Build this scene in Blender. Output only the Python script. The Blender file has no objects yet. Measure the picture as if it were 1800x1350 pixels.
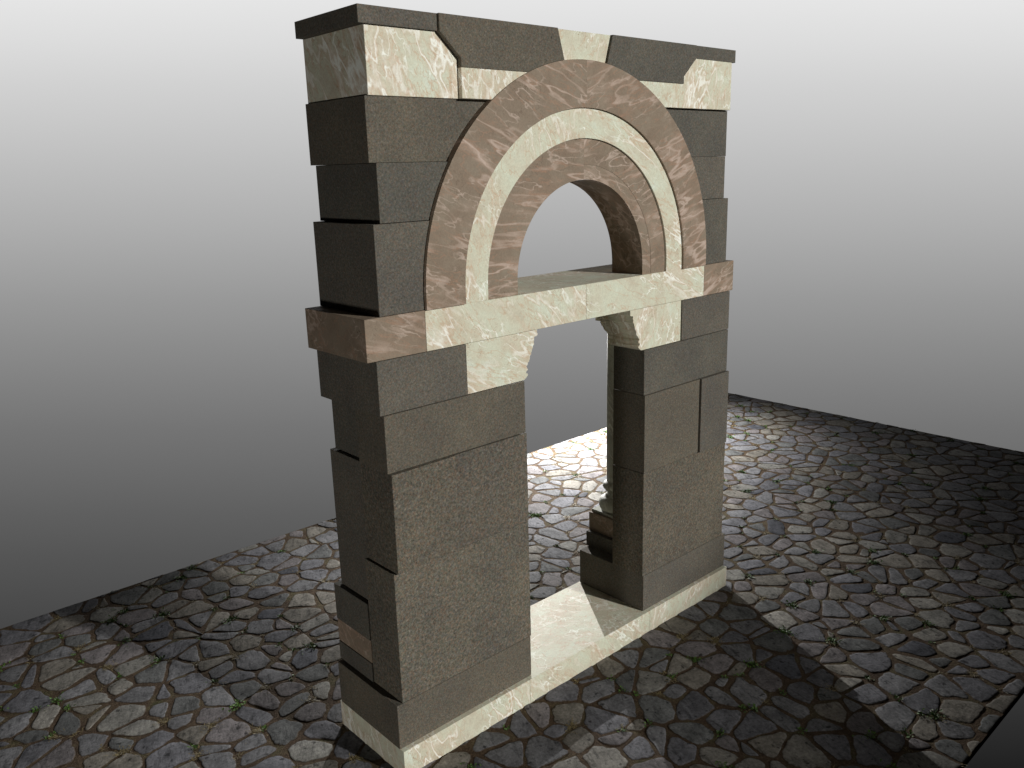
import bpy, bmesh, math, random
import numpy as np
from mathutils import Vector, noise

random.seed(7)
scene = bpy.context.scene
col = scene.collection
R = math.radians

# ------------------------------------------------------------ material helpers
def new_mat(name):
    m = bpy.data.materials.new(name); m.use_nodes = True
    nt = m.node_tree
    for n in list(nt.nodes): nt.nodes.remove(n)
    out = nt.nodes.new('ShaderNodeOutputMaterial')
    b = nt.nodes.new('ShaderNodeBsdfPrincipled')
    nt.links.new(b.outputs[0], out.inputs[0])
    return m, nt, b

def N(nt, t, **kw):
    n = nt.nodes.new(t)
    for k, v in kw.items():
        if k.startswith('i_'):
            key = k[2:]
            key = int(key) if key.isdigit() else key.replace('_', ' ')
            n.inputs[key].default_value = v
        else: setattr(n, k, v)
    return n

def ramp(nt, src, stops, interp='LINEAR'):
    r = nt.nodes.new('ShaderNodeValToRGB'); r.color_ramp.interpolation = interp
    e = r.color_ramp.elements
    while len(e) < len(stops): e.new(0.5)
    for i, (p, c) in enumerate(stops):
        e[i].position = p
        e[i].color = (c, c, c, 1) if isinstance(c, (int, float)) else (*c, 1)
    nt.links.new(src, r.inputs[0]); return r.outputs[0]

def mix(nt, fac, a, b, mode='MIX'):
    m = nt.nodes.new('ShaderNodeMix'); m.data_type = 'RGBA'; m.blend_type = mode
    for sock, v in ((m.inputs['Factor'], fac), (m.inputs['A'], a), (m.inputs['B'], b)):
        if hasattr(v, 'links'): nt.links.new(v, sock)
        elif isinstance(v, (int, float)): sock.default_value = v
        else: sock.default_value = (*v, 1)
    return m.outputs['Result']

def math_n(nt, op, a, b=0.0, clamp=False):
    m = nt.nodes.new('ShaderNodeMath'); m.operation = op; m.use_clamp = clamp
    for i, v in enumerate((a, b)):
        if hasattr(v, 'links'): nt.links.new(v, m.inputs[i])
        else: m.inputs[i].default_value = v
    return m.outputs[0]

def coords(nt, offset=(0, 0, 0), rot=(0, 0, 0), scale=(1, 1, 1), src='Object'):
    tc = nt.nodes.new('ShaderNodeTexCoord')
    a = N(nt, 'ShaderNodeMapping'); a.inputs['Location'].default_value = offset
    a.inputs['Rotation'].default_value = rot
    nt.links.new(tc.outputs[src], a.inputs[0])
    b = N(nt, 'ShaderNodeMapping'); b.inputs['Scale'].default_value = scale
    nt.links.new(a.outputs[0], b.inputs[0])
    return b.outputs[0]

def noise_n(nt, vec, scale, detail=4, rough=.55, dist=0.0):
    n = N(nt, 'ShaderNodeTexNoise', i_Scale=scale, i_Detail=detail, i_Roughness=rough, i_Distortion=dist)
    nt.links.new(vec, n.inputs['Vector']); return n.outputs['Fac']

def warp(nt, vec, scale, amount):
    n = N(nt, 'ShaderNodeTexNoise', i_Scale=scale, i_Detail=5.0, i_Roughness=.6)
    nt.links.new(vec, n.inputs['Vector'])
    s = N(nt, 'ShaderNodeVectorMath', operation='SUBTRACT'); s.inputs[1].default_value = (.5, .5, .5)
    nt.links.new(n.outputs['Color'], s.inputs[0])
    m = N(nt, 'ShaderNodeVectorMath', operation='SCALE'); m.inputs['Scale'].default_value = amount
    nt.links.new(s.outputs[0], m.inputs[0])
    a = N(nt, 'ShaderNodeVectorMath', operation='ADD')
    nt.links.new(vec, a.inputs[0]); nt.links.new(m.outputs[0], a.inputs[1])
    return a.outputs[0]

def vein(nt, vec, scale, width, detail=3.0, rough=.5):
    """thin irregular lines where a noise field crosses its mean"""
    n = noise_n(nt, vec, scale, detail, rough)
    d = math_n(nt, 'ABSOLUTE', math_n(nt, 'SUBTRACT', n, .5))
    return math_n(nt, 'SUBTRACT', 1.0, math_n(nt, 'DIVIDE', d, width), True), n

def set_bump(nt, b, h, strength, dist):
    bp = N(nt, 'ShaderNodeBump', i_Strength=strength, i_Distance=dist)
    nt.links.new(h, bp.inputs['Height']); nt.links.new(bp.outputs[0], b.inputs['Normal'])

# ------------------------------------------------------------ marbles
def marble(name, kind, angle, offset):
    """angle: tilt of the vein direction in the wall plane"""
    m, nt, b = new_mat(name)
    v0 = coords(nt, offset, (R(28), R(angle), R(24)), (1, 1, 1))
    def stretched(k):
        mp = N(nt, 'ShaderNodeMapping'); mp.inputs['Scale'].default_value = (1.0, .8, k); nt.links.new(v0, mp.inputs[0]); return mp.outputs[0]
    w1 = warp(nt, stretched(.17), 4.0, .085)
    w2 = warp(nt, stretched(.32), 6.0, .12)
    w3 = warp(nt, v0, 9.0, .12)
    mul = lambda a_, b_: math_n(nt, 'MULTIPLY', a_, b_)
    m1 = ramp(nt, noise_n(nt, w2, 3.0, 3), [(.40, 0.0), (.60, 1.0)])
    m2 = ramp(nt, noise_n(nt, w3, 4.4, 3), [(.42, 0.0), (.60, 1.0)])
    band, bn = vein(nt, w1, 3.4, .060, 4.0, .62)          # wide zones where veins gather
    band = mul(band, m1)
    va, _ = vein(nt, w1, 9.5, .026, 2.5, .5)             # long white strokes
    vb, _ = vein(nt, w2, 12.5, .020, 2.0, .5)             # short strokes
    vc, _ = vein(nt, w3, 8.0, .0075, 4.0, .6)            # fine dark cracks
    vd, _ = vein(nt, w2, 14.0, .014, 2.5, .5)
    out_, _ = vein(nt, w1, 9.5, .062, 2.5, .5)           # halo that edges the strokes
    cloud = noise_n(nt, w3, 7.0, 6, .68)
    fine = noise_n(nt, v0, 120, 4, .72)
    if kind == 'cream':
        base = ramp(nt, cloud, [(.28, (.55, .50, .385)), (.45, (.63, .61, .475)), (.58, (.65, .67, .53)), (.74, (.70, .76, .65))])
        stain, white, thin, ks, kt = (.56, .36, .225), (.97, 1.0, .92), (.33, .21, .13), .72, .85
    elif kind == 'shaded':  # darker, greyer cream; the column's shade is painted into the base
        base = ramp(nt, cloud, [(.28, (.37, .37, .31)), (.5, (.43, .445, .375)), (.75, (.50, .53, .45))])
        stain, white, thin, ks, kt = (.33, .26, .19), (.7, .73, .65), (.14, .11, .08), .4, .6
    else:
        base = ramp(nt, cloud, [(.28, (.205, .152, .108)), (.5, (.245, .192, .140)), (.75, (.275, .232, .175))])
        stain, white, thin, ks, kt = (.34, .205, .135), (.52, .415, .345), (.11, .07, .045), .45, .8
    c = base
    c = mix(nt, mul(mul(out_, m1), ks), c, stain)
    c = mix(nt, mul(band, ks * .7), c, stain)
    c = mix(nt, mul(mul(vd, m1), .75), c, stain)
    c = mix(nt, mul(mul(vc, m2), kt), c, thin)
    c = mix(nt, mul(math_n(nt, 'POWER', va, .6), mul(m1, .92)), c, white)
    ve, _ = vein(nt, w1, 13.0, .016, 3.0, .55)
    c = mix(nt, mul(ve, .55), c, stain)
    c = mix(nt, mul(mul(vb, m2), .80), c, white)
    c = mix(nt, mul(math_n(nt, 'POWER', band, 2.0), mul(vb, 1.0)), c, white)
    c = mix(nt, mul(mul(math_n(nt, 'POWER', band, 3.0), cloud), 1.2), c, white)
    c = mix(nt, 1.0, c, ramp(nt, fine, [(.3, .86), (.7, 1.10)]), 'MULTIPLY')
    nt.links.new(c, b.inputs['Base Color'])
    b.inputs['Roughness'].default_value = .62
    b.inputs['Specular IOR Level'].default_value = .25
    set_bump(nt, b, math_n(nt, 'ADD', fine, math_n(nt, 'MULTIPLY', vc, -.6)), .12, .002)
    return m

# ------------------------------------------------------------ dark granite ashlar
def granite(name, coarse, offset, tint=(1, 1, 1)):
    m, nt, b = new_mat(name)
    v = coords(nt, offset, (R(20), R(35), R(10)), (1, 1, 1))
    s = 78 if coarse else 105
    n1 = noise_n(nt, v, s, 5, .78)
    n2 = noise_n(nt, v, s * 2.1, 3, .7)
    vo = N(nt, 'ShaderNodeTexVoronoi', i_Scale=s * 1.5); nt.links.new(v, vo.inputs['Vector'])
    hue = N(nt, 'ShaderNodeSeparateColor'); nt.links.new(vo.outputs['Color'], hue.inputs[0])
    big = noise_n(nt, v, 3.0, 4, .6)
    lo, hi = ((.34, 1.72) if coarse else (.52, 1.46))
    grain = ramp(nt, n1, [(.30, lo), (.5, .98), (.70, hi)])
    c = ramp(nt, hue.outputs[0], [(0, (.160, .108, .082)), (.3, (.128, .112, .088)),
                                  (.6, (.100, .112, .094)), (.85, (.112, .108, .110)), (1, (.19, .17, .145))])
    avg = (.122, .112, .093)
    c = mix(nt, .62 if coarse else .5, avg, c)
    c = mix(nt, 1.0, c, grain, 'MULTIPLY')
    c = mix(nt, 1.0, c, ramp(nt, n2, [(.3, .8), (.7, 1.2)]), 'MULTIPLY')
    c = mix(nt, 1.0, c, ramp(nt, big, [(.3, (.86, .86, .88)), (.7, (1.12, 1.10, 1.06))]), 'MULTIPLY')
    # a few pits
    vp = N(nt, 'ShaderNodeTexVoronoi', i_Scale=11.0); nt.links.new(warp(nt, v, 30, .03), vp.inputs['Vector'])
    pit = ramp(nt, vp.outputs['Distance'], [(.03, .45), (.055, 1.0)])
    c = mix(nt, 1.0, c, pit, 'MULTIPLY')
    c = mix(nt, 1.0, c, tint, 'MULTIPLY')
    nt.links.new(c, b.inputs['Base Color'])
    b.inputs['Roughness'].default_value = .85
    b.inputs['Specular IOR Level'].default_value = .15
    set_bump(nt, b, math_n(nt, 'ADD', n1, n2), .5 if coarse else .3, .003)
    return m

# ------------------------------------------------------------ cobble stone and earth
def stone_mat():
    m, nt, b = new_mat('cobble_stone')
    at = N(nt, 'ShaderNodeAttribute', attribute_name='stone_tint')
    v = coords(nt)
    n1 = noise_n(nt, v, 9, 6, .62); n2 = noise_n(nt, v, 55, 5, .7)
    st = coords(nt, (3, 1, 0), (0, 0, R(25)), (1, .28, 1)); n3 = noise_n(nt, warp(nt, st, 6, .15), 26, 5, .65)
    c = mix(nt, 1.0, at.outputs['Color'], ramp(nt, n1, [(.28, .60), (.5, 1.0), (.72, 1.38)]), 'MULTIPLY')
    c = mix(nt, 1.0, c, ramp(nt, n2, [(.3, .62), (.7, 1.35)]), 'MULTIPLY')
    c = mix(nt, 1.0, c, ramp(nt, n3, [(.32, .50), (.46, 1.0), (.7, 1.15)]), 'MULTIPLY')
    spot = ramp(nt, noise_n(nt, v, 21, 2, .5), [(.30, .35), (.37, 1.0)])
    c = mix(nt, 1.0, c, spot, 'MULTIPLY')
    # earth creeping over the rims
    c = mix(nt, ramp(nt, math_n(nt, 'ADD', at.outputs['Alpha'], math_n(nt, 'MULTIPLY', math_n(nt, 'SUBTRACT', n2, .5), .9)),
                     [(.15, 1.0), (.66, 0.0)]), c, (.050, .036, .025))
    nt.links.new(c, b.inputs['Base Color'])
    b.inputs['Roughness'].default_value = .8
    b.inputs['Specular IOR Level'].default_value = .08
    h = math_n(nt, 'ADD', math_n(nt, 'MULTIPLY', n1, .8), math_n(nt, 'ADD', math_n(nt, 'MULTIPLY', n3, .7), math_n(nt, 'MULTIPLY', n2, .35)))
    set_bump(nt, b, h, .6, .010)
    return m

def earth_mat():
    m, nt, b = new_mat('joint_earth')
    v = coords(nt)
    n1 = noise_n(nt, v, 7, 5, .6); n2 = noise_n(nt, v, 90, 5, .75)
    c = ramp(nt, n1, [(.3, (.050, .034, .023)), (.5, (.080, .055, .036)), (.62, (.090, .072, .042)), (.75, (.05, .056, .024))])
    c = mix(nt, 1.0, c, ramp(nt, n2, [(.3, .45), (.55, 1.0), (.75, 2.0)]), 'MULTIPLY')
    nt.links.new(c, b.inputs['Base Color'])
    b.inputs['Roughness'].default_value = .95; b.inputs['Specular IOR Level'].default_value = .1
    set_bump(nt, b, n2, .8, .012)
    return m

def leaf_mat():
    m, nt, b = new_mat('weed_leaf')
    at = N(nt, 'ShaderNodeAttribute', attribute_name='leaf_tint')
    nt.links.new(at.outputs['Color'], b.inputs['Base Color'])
    b.inputs['Roughness'].default_value = .6
    return m

CREAM = [marble('cream_marble_a', 'cream', 14, (1.3, 0, 4.1)), marble('cream_marble_b', 'cream', 62, (7.3, 2, 1.7)),
         marble('cream_marble_c', 'cream', -18, (3.1, 5, 9.2)), marble('cream_marble_d', 'cream', 40, (11.3, 1, 6.6))]
BROWN = [marble('brown_marble_a', 'brown', 68, (2.2, 3, 8.1)), marble('brown_marble_b', 'brown', 112, (6.2, 3, 3.3)),
         marble('brown_marble_c', 'brown', 84, (9.7, 6, 5.3))]
SHADED = marble('shaded_cream_marble', 'shaded', 10, (4.3, 2, 5.5))  # cream marble darkened: shade behind the pier is put into its colour
GRAN = [granite('fine_granite_a', False, (0, 0, 0)), granite('fine_granite_b', False, (5, 2, 1), (1.05, 1.02, .96)),
        granite('fine_granite_c', False, (9, 4, 7), (.93, .95, .95))]
GCO = [granite('coarse_granite_a', True, (2, 8, 3), (1.10, 1.08, 1.02)), granite('coarse_granite_b', True, (6, 1, 9), (1.03, 1.0, .96)),
       granite('coarse_granite_c', True, (3, 4, 5), (1.02, .99, .93))]

# ------------------------------------------------------------ object helpers
def link_mesh(name, verts, faces, mats, parent=None, smooth=False):
    me = bpy.data.meshes.new(name); me.from_pydata(verts, [], faces); me.update()
    bm = bmesh.new(); bm.from_mesh(me); bmesh.ops.recalc_face_normals(bm, faces=bm.faces); bm.to_mesh(me); bm.free()
    o = bpy.data.objects.new(name, me); col.objects.link(o)
    for m in (mats if isinstance(mats, list) else [mats]): me.materials.append(m)
    if smooth:
        for p in me.polygons: p.use_smooth = True
    if parent: o.parent = parent
    return o

def bevel(o, w=.0022):
    md = o.modifiers.new('bevel', 'BEVEL'); md.width = w * .6; md.segments = 1; md.limit_method = 'ANGLE'; md.angle_limit = R(35)
    md.harden_normals = False
    return o

def prism(name, poly, y0, y1, mat, parent, bw=.0022):
    """poly of (x, z), extruded from y0 (front) to y1 (back)"""
    n = len(poly)
    v = [(x, y0, z) for x, z in poly] + [(x, y1, z) for x, z in poly]
    f = [tuple(range(n)), tuple(range(2 * n - 1, n - 1, -1))]
    f += [(i, i + n, (i + 1) % n + n, (i + 1) % n) for i in range(n)]
    o = link_mesh(name, v, f, mat, parent)
    if bw: bevel(o, bw)
    return o

def block(name, x0, x1, y0, y1, z0, z1, mat, parent):
    a, b_ = min(x0, x1), max(x0, x1)
    return prism(name, [(a, z0), (b_, z0), (b_, z1), (a, z1)], y0, y1, mat, parent)

# ------------------------------------------------------------ the portal
portal = bpy.data.objects.new('stone_portal', None); col.objects.link(portal)
portal['label'] = 'free-standing stone portal of dark granite blocks with cream and brown marble arch'
portal['category'] = 'portal'

ZB, ZE, ZD, ZC, ZBt, ZA, ZL = .145, .392, 1.088, 1.590, 1.870, 2.124, 2.318
Z2, Z1, ZM, ZCR, ZT = 2.722, 2.979, 3.253, 3.530, 3.602
CZ = ZL + .060                              # centre of the arch
G = .0012                                   # open joint

def tag_part(o, label): o['label'] = label; return o

# marble sill course
tag_part(block('sill_block', -1.403, -.536 - G, -.049, .548, -.012, ZB, CREAM[0], portal), 'cream marble sill block under the left pier')
tag_part(block('sill_block', -.536, .536, -.0485, .548, -.012, ZB - .0005, CREAM[3], portal), 'cream marble threshold in the doorway')
tag_part(block('sill_block', .536 + G, 1.403, -.049, .548, -.012, ZB, CREAM[2], portal), 'cream marble sill block under the right pier')

for s in (-1, 1):
    # bottom plinth block, full depth
    block('ashlar_block', s * .4988, s * 1.405, -.021, .535, ZB + G, ZE, GRAN[1 if s < 0 else 0], portal)
    # tall block of the front layer
    block('ashlar_block', s * .4913, s * 1.370, -.019, .233, ZE + G, ZD, GCO[0] if s < 0 else GCO[2], portal)
    # two blocks side by side above it
    xs_ = .980 if s < 0 else 1.050
    block('ashlar_block', s * .4913, s * (xs_ - G * 1.5), -.022, .231, ZD + G * 2.5, ZC - G, GCO[1] if s < 0 else GRAN[1], portal)
    block('ashlar_block', s * (xs_ + G), s * 1.357, -.037, .231, ZD + G * 2.5, ZC, GCO[2] if s < 0 else GRAN[0], portal)
    block('ashlar_block', s * .4903, s * 1.3624, -.014, .228, ZC + G * 1.5, ZBt - G, GRAN[1 if s < 0 else 2], portal)
    block('ashlar_block', s * (.862 + G), s * 1.377, -.007, .520, ZBt + G, ZA - G, GRAN[0], portal)
    # rear layer behind the front blocks
    block('rear_block', s * .84, s * 1.328, .2305, .505, ZC + G, ZBt - .002, GRAN[2], portal)
    block('rear_block', s * .84, s * 1.350, .2313, .522, .838 + G, ZC - .001, GRAN[0], portal)
    block('rear_block', s * .84, s * 1.3765, .2345, .556, .632, .838, GRAN[2], portal)
    # pedestal carrying the column
    tag_part(block('pedestal', s * .617, s * 1.3735, .2335, .5565, .500 + G, .6315, BROWN[2], portal), 'brown marble pedestal block')
    block('pedestal', s * .585, s * 1.3775, .2340, .553, ZE + .0015, .500, GRAN[2], portal)
    block('plinth', s * .636, s * .838, .2905, .5475, .632, .650, SHADED, portal)

    # ---------------- column: shaft, base mouldings, capital
    cx, cy = s * .735, .418
    def lathe(name, prof, par, mat, seg=48):
        v, f = [], []
        for r, z in prof:
            for k in range(seg):
                a = 2 * math.pi * k / seg
                v.append((cx + r * math.cos(a), cy + r * math.sin(a), z))
        for i in range(len(prof) - 1):
            for k in range(seg):
                k2 = (k + 1) % seg
                f.append((i * seg + k, i * seg + k2, (i + 1) * seg + k2, (i + 1) * seg + k))
        f.append(tuple(range(seg))); f.append(tuple((len(prof) - 1) * seg + k for k in range(seg)))
        return link_mesh(name, v, f, mat, par, True)
    shaft = lathe('column', [(.060, .862), (.0615, 1.2), (.060, 1.5), (.057, 1.905)], portal, SHADED)
    pr = [(.086, .6505), (.100, .656)]
    for k in range(9):                      # lower torus, big and round
        a = -math.pi * .42 + math.pi * .92 * k / 8; pr.append((.078 + .036 * math.cos(a), .704 + .048 * math.sin(a)))
    pr += [(.070, .757), (.070, .764), (.064, .768)]
    for k in range(6):                      # scotia
        a = math.pi * k / 5; pr.append((.066 - .012 * math.sin(a), .768 + .030 * k / 5))
    pr += [(.071, .800), (.071, .806)]
    for k in range(9):                      # upper torus
        a = -math.pi * .5 + math.pi * k / 8; pr.append((.066 + .022 * math.cos(a), .833 + .025 * math.sin(a)))
    pr += [(.062, .862)]
    lathe('column_base', pr, shaft, SHADED)
    lathe('capital', [(.057, 1.906), (.066, 1.909), (.069, 1.916), (.066, 1.923), (.059, 1.926), (.060, 1.945), (.078, 1.958), (.078, 1.972)], shaft, SHADED)

    # ---------------- corbel under the lintel: eroded profile, left by the doorway
    rnd = random.Random(3 if s < 0 else 5)
    lev = [(1.8705, .478, .235), (1.880, .463, .237), (1.890, .452, .243), (1.897, .450, .243), (1.905, .462, .236),
           (1.913, .464, .235), (1.920, .452, .243), (1.930, .453, .243), (1.938, .461, .240), (1.950, .451, .245),
           (1.958, .447, .249), (1.964, .440, .251), (1.974, .433, .256), (1.984, .434, .262), (1.992, .431, .266),
           (2.000, .424, .270), (2.008, .423, .270), (2.016, .417, .272), (2.024, .416, .269), (2.032, .409, .278),
           (2.040, .410, .288), (2.049, .402, .297), (2.060, .403, .306), (2.072, .400, .317), (2.084, .401, .327),
           (2.0885, .398, .330), (2.090, .379, .333), (2.098, .373, .340), (2.108, .378, .348), (2.1225, .376, .356)]
    v, f = [], []
    for z, x, y in lev:
        j = rnd.uniform(-.0022, .0022)
        v += [(s * (x + j), .0015, z), (s * .8605, .0015, z), (s * .8605, y + j, z), (s * (x + j) , y + j, z)]
    L = len(lev)
    for i in range(L - 1):
        for k in range(4):
            f.append((i * 4 + k, i * 4 + (k + 1) % 4, i * 4 + 4 + (k + 1) % 4, i * 4 + 4 + k))
    f.append((0, 1, 2, 3)); f.append(tuple((L - 1) * 4 + k for k in range(4)))
    link_mesh('corbel', v, f, CREAM[1 if s < 0 else 2], portal)
    block('abacus', s * .63, s * .8595, .362, .505, 1.973, 2.1225, CREAM[0], portal)

# ---------------- lintel course
for a, b_, mt, lb in ((-1.4197, -1.092 - G, BROWN[0], 'brown marble left end of the lintel course'),
                      (-1.092, -G, CREAM[3], 'left cream marble half of the lintel'), (0, 1.092, CREAM[1], 'right cream marble half of the lintel'),
                      (1.092 + G, 1.4197, BROWN[1], 'brown marble right end of the lintel course')):
    brown = abs(a + b_) > 2
    tag_part(block('lintel_block', a, b_, .0 if not brown else .0006, .522, ZA, ZL - (0.0004 if brown else 0), mt, portal), lb)

# ---------------- upper wall around the arch
RO = 1.089
def arc(r, a0, a1, n):
    return [(r * math.cos(a0 + (a1 - a0) * i / n), CZ + r * math.sin(a0 + (a1 - a0) * i / n)) for i in range(n + 1)]
def ang(z, r=RO): return math.asin((z - CZ) / r)
def wall_piece(name, s, xo, z0, z1, y0, mat, yb=.5215, r=RO + .0006):
    """piece of wall between the outer edge xo and the arch ring"""
    pts = [(xo, z0), (xo, z1)]
    lo = max(z0, CZ)
    a1, a0 = ang(z1, r), ang(lo, r)
    pts += arc(r, a1, a0, 14)
    if z0 < CZ: pts.append((r, z0))
    pts = [(s * x, z) for x, z in pts]
    return prism(name, pts, y0, yb, mat, portal)
for s in (-1, 1):
    wall_piece('ashlar_block', s, 1.337, ZL + G, Z2 - G, .005, GRAN[0] if s < 0 else GRAN[2])
    wall_piece('ashlar_block', s, 1.298, Z2 + G, Z1 - G, .011, GRAN[2] if s < 0 else GRAN[0])
    wall_piece('ashlar_block', s, 1.325, Z1, ZM - G, .025, GRAN[1] if s < 0 else GRAN[2])
    # marble frieze
ZK = 3.386
# left frieze: corner block and narrow strip
tag_part(prism('frieze_block', [(-1.312, ZM), (-.827, ZM), (-.827, 3.424), (-.941, ZCR - .0006), (-1.312, ZCR - .0006)], .016, .519, CREAM[0], portal), 'cream marble corner block with a clipped corner')
wall_piece('frieze_block', -1, .8262, ZM + .0005, ZK - .0004, -.009, CREAM[0], .518)
# right frieze: one L-shaped block
pts = [(1.312, ZM), (1.312, ZCR - .0006), (.931, ZCR - .0006), (.8262, 3.426), (.8262, ZK)] + arc(RO + .0006, ang(ZK), ang(ZM), 14)
prism('frieze_block', pts, -.004, .519, CREAM[2], portal)
# mantel blocks beside the keystone
for s in (-1, 1):
    a_k = math.pi / 2 - math.asin(.160 / RO)
    pts = [(.9405, ZT), (.9405, ZCR), (.8255, 3.4255), (.8255, ZK + .0004)] + arc(RO + .0006, ang(ZK + .0004), a_k, 16) + [(.2045, ZT)]
    prism('spandrel_block', [(s * x, z) for x, z in pts], -.010, .515, GRAN[1] if s < 0 else GRAN[2], portal)
    block('cornice', s * .9418, s * 1.346, .003 if s < 0 else -.006, .5205, ZCR, ZT - .0006, GRAN[0] if s < 0 else GRAN[2], portal)
kp = [(-.2025, ZT - .001), (-.1585, 3.458)] + [(x, z) for x, z in arc(RO + .0006, math.pi / 2 + math.asin(.1585 / RO), math.pi / 2 - math.asin(.1585 / RO), 10)] + [(.1585, 3.458), (.2025, ZT - .001)]
kp = [kp[0]] + kp[2:-2] + [kp[-1]]
prism('keystone', kp, .006, .514, CREAM[2], portal)

def ring(name, r0, r1, y0, y1, mat, parent, halves=True):
    """stilted half ring standing on the lintel; one mesh per half"""
    for s in (-1, 1):
        o_, i_ = arc(r1, 0, math.pi / 2, 48), arc(r0, math.pi / 2, 0, 48)
        pts = [(r1, ZL + .0006)] + o_ + i_ + [(r0, ZL + .0006)]
        pts = [(s * x, z) for x, z in pts]
        n = len(pts)
        v = [(x, y0, z) for x, z in pts] + [(x, y1, z) for x, z in pts]
        f = [(i, i + n, (i + 1) % n + n, (i + 1) % n) for i in range(n)]
        h = n // 2
        for off in (0, n):
            for i in range(h - 1):
                f.append((i + off, i + 1 + off, n - 2 - i + off, n - 1 - i + off))
        o = link_mesh(name, v, f, mat[0 if s < 0 else 1], parent)
ring('arch_ring', .8562, RO, -.013, .2495, [BROWN[0], BROWN[1]], portal)
ring('arch_ring', .7050, .8556, .000, .2485, [CREAM[0], CREAM[1]], portal)
ring('arch_ring', .5720, .7044, .012, .2475, [BROWN[2], BROWN[1]], portal)
ring('arch_ring', .4957, .5712, .0135, .2465, [BROWN[2], BROWN[0]], portal)
ring('rear_arch_ring', .8200, RO - .0006, .2505, .5125, [GRAN[1], GRAN[0]], portal)

# ------------------------------------------------------------ the ground: a finite slab of cobble paving
GX0, GX1, GY0, GY1 = -5.90, 5.90, -1.925, 3.085
rng = random.Random(21)
SX, SY = .205, .150
sites = []
j = 0; y = GY0 - SY
while y < GY1 + SY:
    x = GX0 - SX + (SX / 2 if j % 2 else 0)
    while x < GX1 + SX:
        sites.append((x + rng.uniform(-.5, .5) * SX, y + rng.uniform(-.5, .5) * SY, rng.uniform(-1, 1) ** 3 * .0085))
        x += SX * rng.uniform(.78, 1.22)
    y += SY; j += 1
S = np.array(sites)
def clip(poly, nx, ny, d):
    out = []; n = len(poly)
    for i in range(n):
        a, b_ = poly[i], poly[(i + 1) % n]
        da = a[0] * nx + a[1] * ny - d; db = b_[0] * nx + b_[1] * ny - d
        if da <= 0: out.append(a)
        if (da < 0 < db) or (db < 0 < da):
            t = da / (da - db); out.append((a[0] + (b_[0] - a[0]) * t, a[1] + (b_[1] - a[1]) * t))
    return out
V, F, FM, TINT, joints = [], [], [], [], []
# earth bed with a real edge; fine grid so it is not perfectly flat
nx_, ny_ = 170, 74
for jy in range(ny_ + 1):
    for ix in range(nx_ + 1):
        xx = GX0 + (GX1 - GX0) * ix / nx_; yy = GY0 + (GY1 - GY0) * jy / ny_
        edge = min(ix, nx_ - ix, jy, ny_ - jy) == 0
        V.append((xx, yy, -.0050 + (0 if edge else .002 * noise.noise(Vector((xx * 5, yy * 5, 0))))))
        TINT.append((.1, .1, .1, 0))
for jy in range(ny_):
    for ix in range(nx_):
        a = jy * (nx_ + 1) + ix; F.append((a, a + 1, a + nx_ + 2, a + nx_ + 1)); FM.append(1)
b0 = len(V)
for (xx, yy) in ((GX0, GY0), (GX1, GY0), (GX1, GY1), (GX0, GY1)):
    V.append((xx, yy, -.0050)); V.append((xx, yy, -.042)); TINT += [(.1, .1, .1, 0)] * 2
for k in range(4):
    k2 = (k + 1) % 4; F.append((b0 + 2 * k, b0 + 2 * k + 1, b0 + 2 * k2 + 1, b0 + 2 * k2)); FM.append(1)
F.append((b0 + 1, b0 + 3, b0 + 5, b0 + 7)); FM.append(1)
PAL = [((.30, .30, .315), 30), ((.26, .26, .285), 22), ((.34, .315, .275), 18), ((.30, .275, .28), 16), ((.38, .37, .34), 8), ((.22, .225, .225), 14), ((.43, .41, .37), 4), ((.15, .155, .18), 3)]
bag = [c for c, w in PAL for _ in range(w)]
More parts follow.
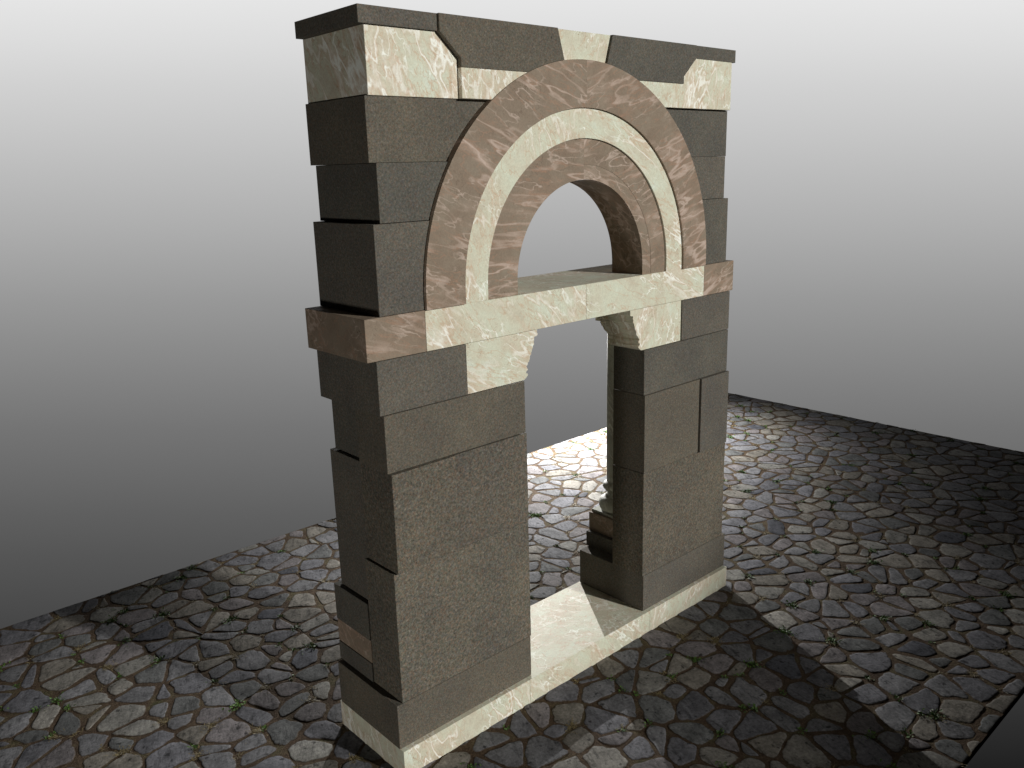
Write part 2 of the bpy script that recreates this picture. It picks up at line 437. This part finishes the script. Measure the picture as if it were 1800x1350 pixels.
for idx_, (sx, sy, sw) in enumerate(sites):
    d2 = (S[:, 0] - sx) ** 2 + (S[:, 1] - sy) ** 2
    near = np.argsort(d2)[1:16]
    gap = rng.uniform(.003, .010) + (rng.uniform(0, .012) if rng.random() < .25 else 0)
    poly = [(sx - .4, sy - .4), (sx + .4, sy - .4), (sx + .4, sy + .4), (sx - .4, sy + .4)]
    ok = True
    for k in near:
        ax, ay, aw = sites[k]
        dx, dy = ax - sx, ay - sy; L_ = math.hypot(dx, dy)
        if L_ < 1e-4: ok = False; break
        nx, ny = dx / L_, dy / L_
        d = nx * (sx + ax) / 2 + ny * (sy + ay) / 2 + (sw - aw) / (2 * L_) - gap
        poly = clip(poly, nx, ny, d)
        if len(poly) < 3: ok = False; break
    if not ok: continue
    if rng.random() < .55 and GX0 < sx < GX1 and GY0 < sy < GY1: joints.append(poly[rng.randrange(len(poly))])
    # round the corners: shorter cut on long edges keeps a hand-cut look
    cxp = sum(p[0] for p in poly) / len(poly); cyp = sum(p[1] for p in poly) / len(poly)
    for it in range(3):
        q = []; n = len(poly); t = .17 if it == 0 else .25
        for i in range(n):
            a, b_ = poly[i], poly[(i + 1) % n]
            q.append((a[0] + (b_[0] - a[0]) * t, a[1] + (b_[1] - a[1]) * t)); q.append((a[0] + (b_[0] - a[0]) * (1 - t), a[1] + (b_[1] - a[1]) * (1 - t)))
        poly = q
        if it == 1: # drop near-duplicates
            poly = [p for i, p in enumerate(poly) if math.dist(p, poly[i - 1]) > .006]
            if len(poly) < 5: break
    if len(poly) < 5: continue
    P = []
    for (px, py) in poly:
        k = 1 + .16 * noise.noise(Vector((px * 15, py * 15, idx_ * .37))) - .02 + .07 * noise.noise(Vector((px * 48, py * 48, 5)))
        P.append((cxp + (px - cxp) * k, cyp + (py - cyp) * k))
    poly = P
    for (nx, ny, d) in ((1, 0, GX1), (-1, 0, -GX0), (0, 1, GY1), (0, -1, -GY0)):
        if poly: poly = clip(poly, nx, ny, d - .001)
    if len(poly) < 4: continue
    area = .5 * abs(sum(poly[i][0] * poly[(i + 1) % len(poly)][1] - poly[(i + 1) % len(poly)][0] * poly[i][1] for i in range(len(poly))))
    if area < .0012: continue
    cxp = sum(p[0] for p in poly) / len(poly); cyp = sum(p[1] for p in poly) / len(poly)
    tx, ty = rng.gauss(0, .009), rng.gauss(0, .009); dz = rng.uniform(-.002, .0)
    c = rng.choice(bag); g = rng.uniform(.82, 1.16) * .44; c = tuple(min(.6, q_ * g) for q_ in c)
    n = len(poly); b0 = len(V)
    for (k, z, al) in ((1.0, -.030, 0), (1.0, -.0038, .15), (.965, -.0016, .45), (.88, -.0004, .88), (.5, .0, 1.0)):
        for (px, py) in poly:
            qx, qy = cxp + (px - cxp) * k, cyp + (py - cyp) * k
            h = 0 if k == 1.0 and z < -.02 else dz + tx * (qx - cxp) + ty * (qy - cyp) + .0022 * noise.noise(Vector((qx * 14, qy * 14, 2)))
            V.append((qx, qy, min(z + h, .0005))); TINT.append((*c, al))
    V.append((cxp, cyp, dz)); TINT.append((*c, 1))
    for r_ in range(4):
        for i in range(n):
            F.append((b0 + r_ * n + i, b0 + r_ * n + (i + 1) % n, b0 + (r_ + 1) * n + (i + 1) % n, b0 + (r_ + 1) * n + i)); FM.append(0)
    for i in range(n): F.append((b0 + 4 * n + i, b0 + 4 * n + (i + 1) % n, b0 + 5 * n)); FM.append(0)
me = bpy.data.meshes.new('ground'); me.from_pydata(V, [], F); me.update()
bm = bmesh.new(); bm.from_mesh(me); bmesh.ops.recalc_face_normals(bm, faces=bm.faces); bm.to_mesh(me); bm.free()
ground = bpy.data.objects.new('ground', me); col.objects.link(ground)
me.materials.append(stone_mat()); me.materials.append(earth_mat())
me.polygons.foreach_set('material_index', FM)
me.polygons.foreach_set('use_smooth', [m == 0 for m in FM])
at = me.color_attributes.new('stone_tint', 'FLOAT_COLOR', 'POINT')
at.data.foreach_set('color', np.array(TINT, dtype=np.float32).ravel())
ground['kind'] = 'structure'

# ------------------------------------------------------------ weeds and dry grass in the joints
V, F, T = [], [], []
for (jx, jy_) in joints:
    if -1.45 < jx < 1.45 and -.08 < jy_ < .58: continue
    dry = rng.random() < .55; big = rng.random() < .30
    cnt = rng.randrange(10, 26) * (4 if big else 1)
    for _ in range(cnt):
        a = rng.uniform(0, 6.283); rr = abs(rng.gauss(0, .030 if big else .018))
        x0, y0 = jx + rr * math.cos(a), jy_ + rr * math.sin(a)
        if not (GX0 < x0 < GX1 and GY0 < y0 < GY1): continue
        b_ = rng.uniform(0, 6.283); L_ = rng.uniform(.008, .022); w = rng.uniform(.003, .007) if not dry else rng.uniform(.0013, .0022)
        if dry: L_ *= 1.5
        dx, dy = math.cos(b_), math.sin(b_); hz = L_ * rng.uniform(.25, .8) if not dry else L_ * .25
        i = len(V)
        z0 = -.004
        V += [(x0, y0, z0), (x0 + dx * L_ * .5 - dy * w, y0 + dy * L_ * .5 + dx * w, z0 + hz * .8), (x0 + dx * L_, y0 + dy * L_, z0 + hz),
              (x0 + dx * L_ * .5 + dy * w, y0 + dy * L_ * .5 - dx * w, z0 + hz * .8)]
        F.append((i, i + 1, i + 2, i + 3))
        cc_ = (.16, .125, .055) if dry else (.050, .105, .012)
        g = rng.uniform(.6, 1.5); T += [tuple(q * g for q in cc_) + (1,)] * 4
me = bpy.data.meshes.new('weeds'); me.from_pydata(V, [], F); me.update()
w = bpy.data.objects.new('weeds', me); col.objects.link(w)
me.materials.append(leaf_mat())
at = me.color_attributes.new('leaf_tint', 'FLOAT_COLOR', 'POINT'); at.data.foreach_set('color', np.array(T, dtype=np.float32).ravel())
w['kind'] = 'stuff'; w['label'] = 'small green weeds and dry grass in the joints of the cobbles'; w['category'] = 'weeds'

# ------------------------------------------------------------ camera
CAM = Vector((-3.3547, -3.0977, 2.9359)); YAW, PIT, ROL = .7330, -.2513, -.0284
Fv = Vector((math.sin(YAW) * math.cos(PIT), math.cos(YAW) * math.cos(PIT), math.sin(PIT)))
Rv = Vector((math.cos(YAW), -math.sin(YAW), 0)); Uv = Rv.cross(Fv)
R2 = Rv * math.cos(ROL) + Uv * math.sin(ROL); U2 = -Rv * math.sin(ROL) + Uv * math.cos(ROL)
from mathutils import Matrix
cd = bpy.data.cameras.new('camera'); cam = bpy.data.objects.new('camera', cd); col.objects.link(cam)
cam.matrix_world = Matrix(((R2.x, U2.x, -Fv.x, CAM.x), (R2.y, U2.y, -Fv.y, CAM.y), (R2.z, U2.z, -Fv.z, CAM.z), (0, 0, 0, 1)))
cd.sensor_width = 36; cd.lens = 36 * 1469.4 / 1800; cd.clip_start = .05; cd.clip_end = 300
scene.camera = cam

# ------------------------------------------------------------ studio backdrop: graded sheet far behind the slab
D = 16.0
hd = Vector((math.sin(YAW), math.cos(YAW), 0)); ctr = Vector((CAM.x, CAM.y, 0)) + hd * D
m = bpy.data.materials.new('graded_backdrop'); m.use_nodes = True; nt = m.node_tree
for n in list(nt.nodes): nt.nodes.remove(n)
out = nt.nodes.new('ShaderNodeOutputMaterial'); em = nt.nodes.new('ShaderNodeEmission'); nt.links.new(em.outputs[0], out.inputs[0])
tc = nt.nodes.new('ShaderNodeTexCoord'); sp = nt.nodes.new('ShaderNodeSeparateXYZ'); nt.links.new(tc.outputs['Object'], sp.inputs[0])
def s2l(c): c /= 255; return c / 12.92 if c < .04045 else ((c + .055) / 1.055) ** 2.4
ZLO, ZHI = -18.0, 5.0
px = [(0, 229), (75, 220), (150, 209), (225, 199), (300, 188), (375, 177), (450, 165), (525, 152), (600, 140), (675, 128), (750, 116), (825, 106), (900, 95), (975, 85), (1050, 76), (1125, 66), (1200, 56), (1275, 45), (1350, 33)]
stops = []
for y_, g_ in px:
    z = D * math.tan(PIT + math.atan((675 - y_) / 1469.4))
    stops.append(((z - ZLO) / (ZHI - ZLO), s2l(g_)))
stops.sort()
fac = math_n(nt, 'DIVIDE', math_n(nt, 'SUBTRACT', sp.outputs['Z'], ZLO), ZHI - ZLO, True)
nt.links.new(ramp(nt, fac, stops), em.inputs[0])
HW = 19
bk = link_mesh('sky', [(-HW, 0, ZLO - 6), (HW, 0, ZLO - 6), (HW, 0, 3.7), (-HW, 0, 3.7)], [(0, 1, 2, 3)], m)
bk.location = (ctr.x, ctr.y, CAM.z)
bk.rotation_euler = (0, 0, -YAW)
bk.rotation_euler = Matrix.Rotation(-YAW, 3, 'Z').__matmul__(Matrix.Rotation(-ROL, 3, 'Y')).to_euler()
bk['kind'] = 'structure'

# ------------------------------------------------------------ lamps
def spot(name, loc, target, power, size, blend, radius, color=(1, 1, 1)):
    ld = bpy.data.lights.new(name, 'SPOT'); ld.energy = power; ld.spot_size = R(size); ld.spot_blend = blend
    ld.shadow_soft_size = radius; ld.color = color
    o = bpy.data.objects.new(name, ld); col.objects.link(o); o.location = loc
    o.rotation_euler = (Vector(target) - Vector(loc)).to_track_quat('-Z', 'Y').to_euler()
    return o
spot('front_lamp', (7.0, -30.0, 12.3), (-.35, 0, 3.88), 40500, 14.34, .04, .42, (1, .985, .95))
spot('rear_lamp', (3.6, 5.0, 1.92), (.05, .15, .20), 2200, 74, 1.0, .02, (1, .99, .97))
spot('pool_lamp', (3.6, 3.7, 1.65), (3.5, 3.1, .0), 2300, 110, 1.0, .05, (1, .99, .97))
spot('side_lamp', (-6.4, -1.0, .40), (-1.0, .1, 2.2), 225, 84, .8, .4, (1, .97, .92))

w_ = bpy.data.worlds.new('World'); scene.world = w_; w_.use_nodes = True
w_.node_tree.nodes['Background'].inputs[0].default_value = (0, 0, 0, 1)
w_.node_tree.nodes['Background'].inputs[1].default_value = 0.0

scene.render.engine = 'CYCLES'
scene.view_settings.view_transform = 'Standard'; scene.view_settings.look = 'None'; scene.view_settings.exposure = 0
scene.cycles.max_bounces = 6
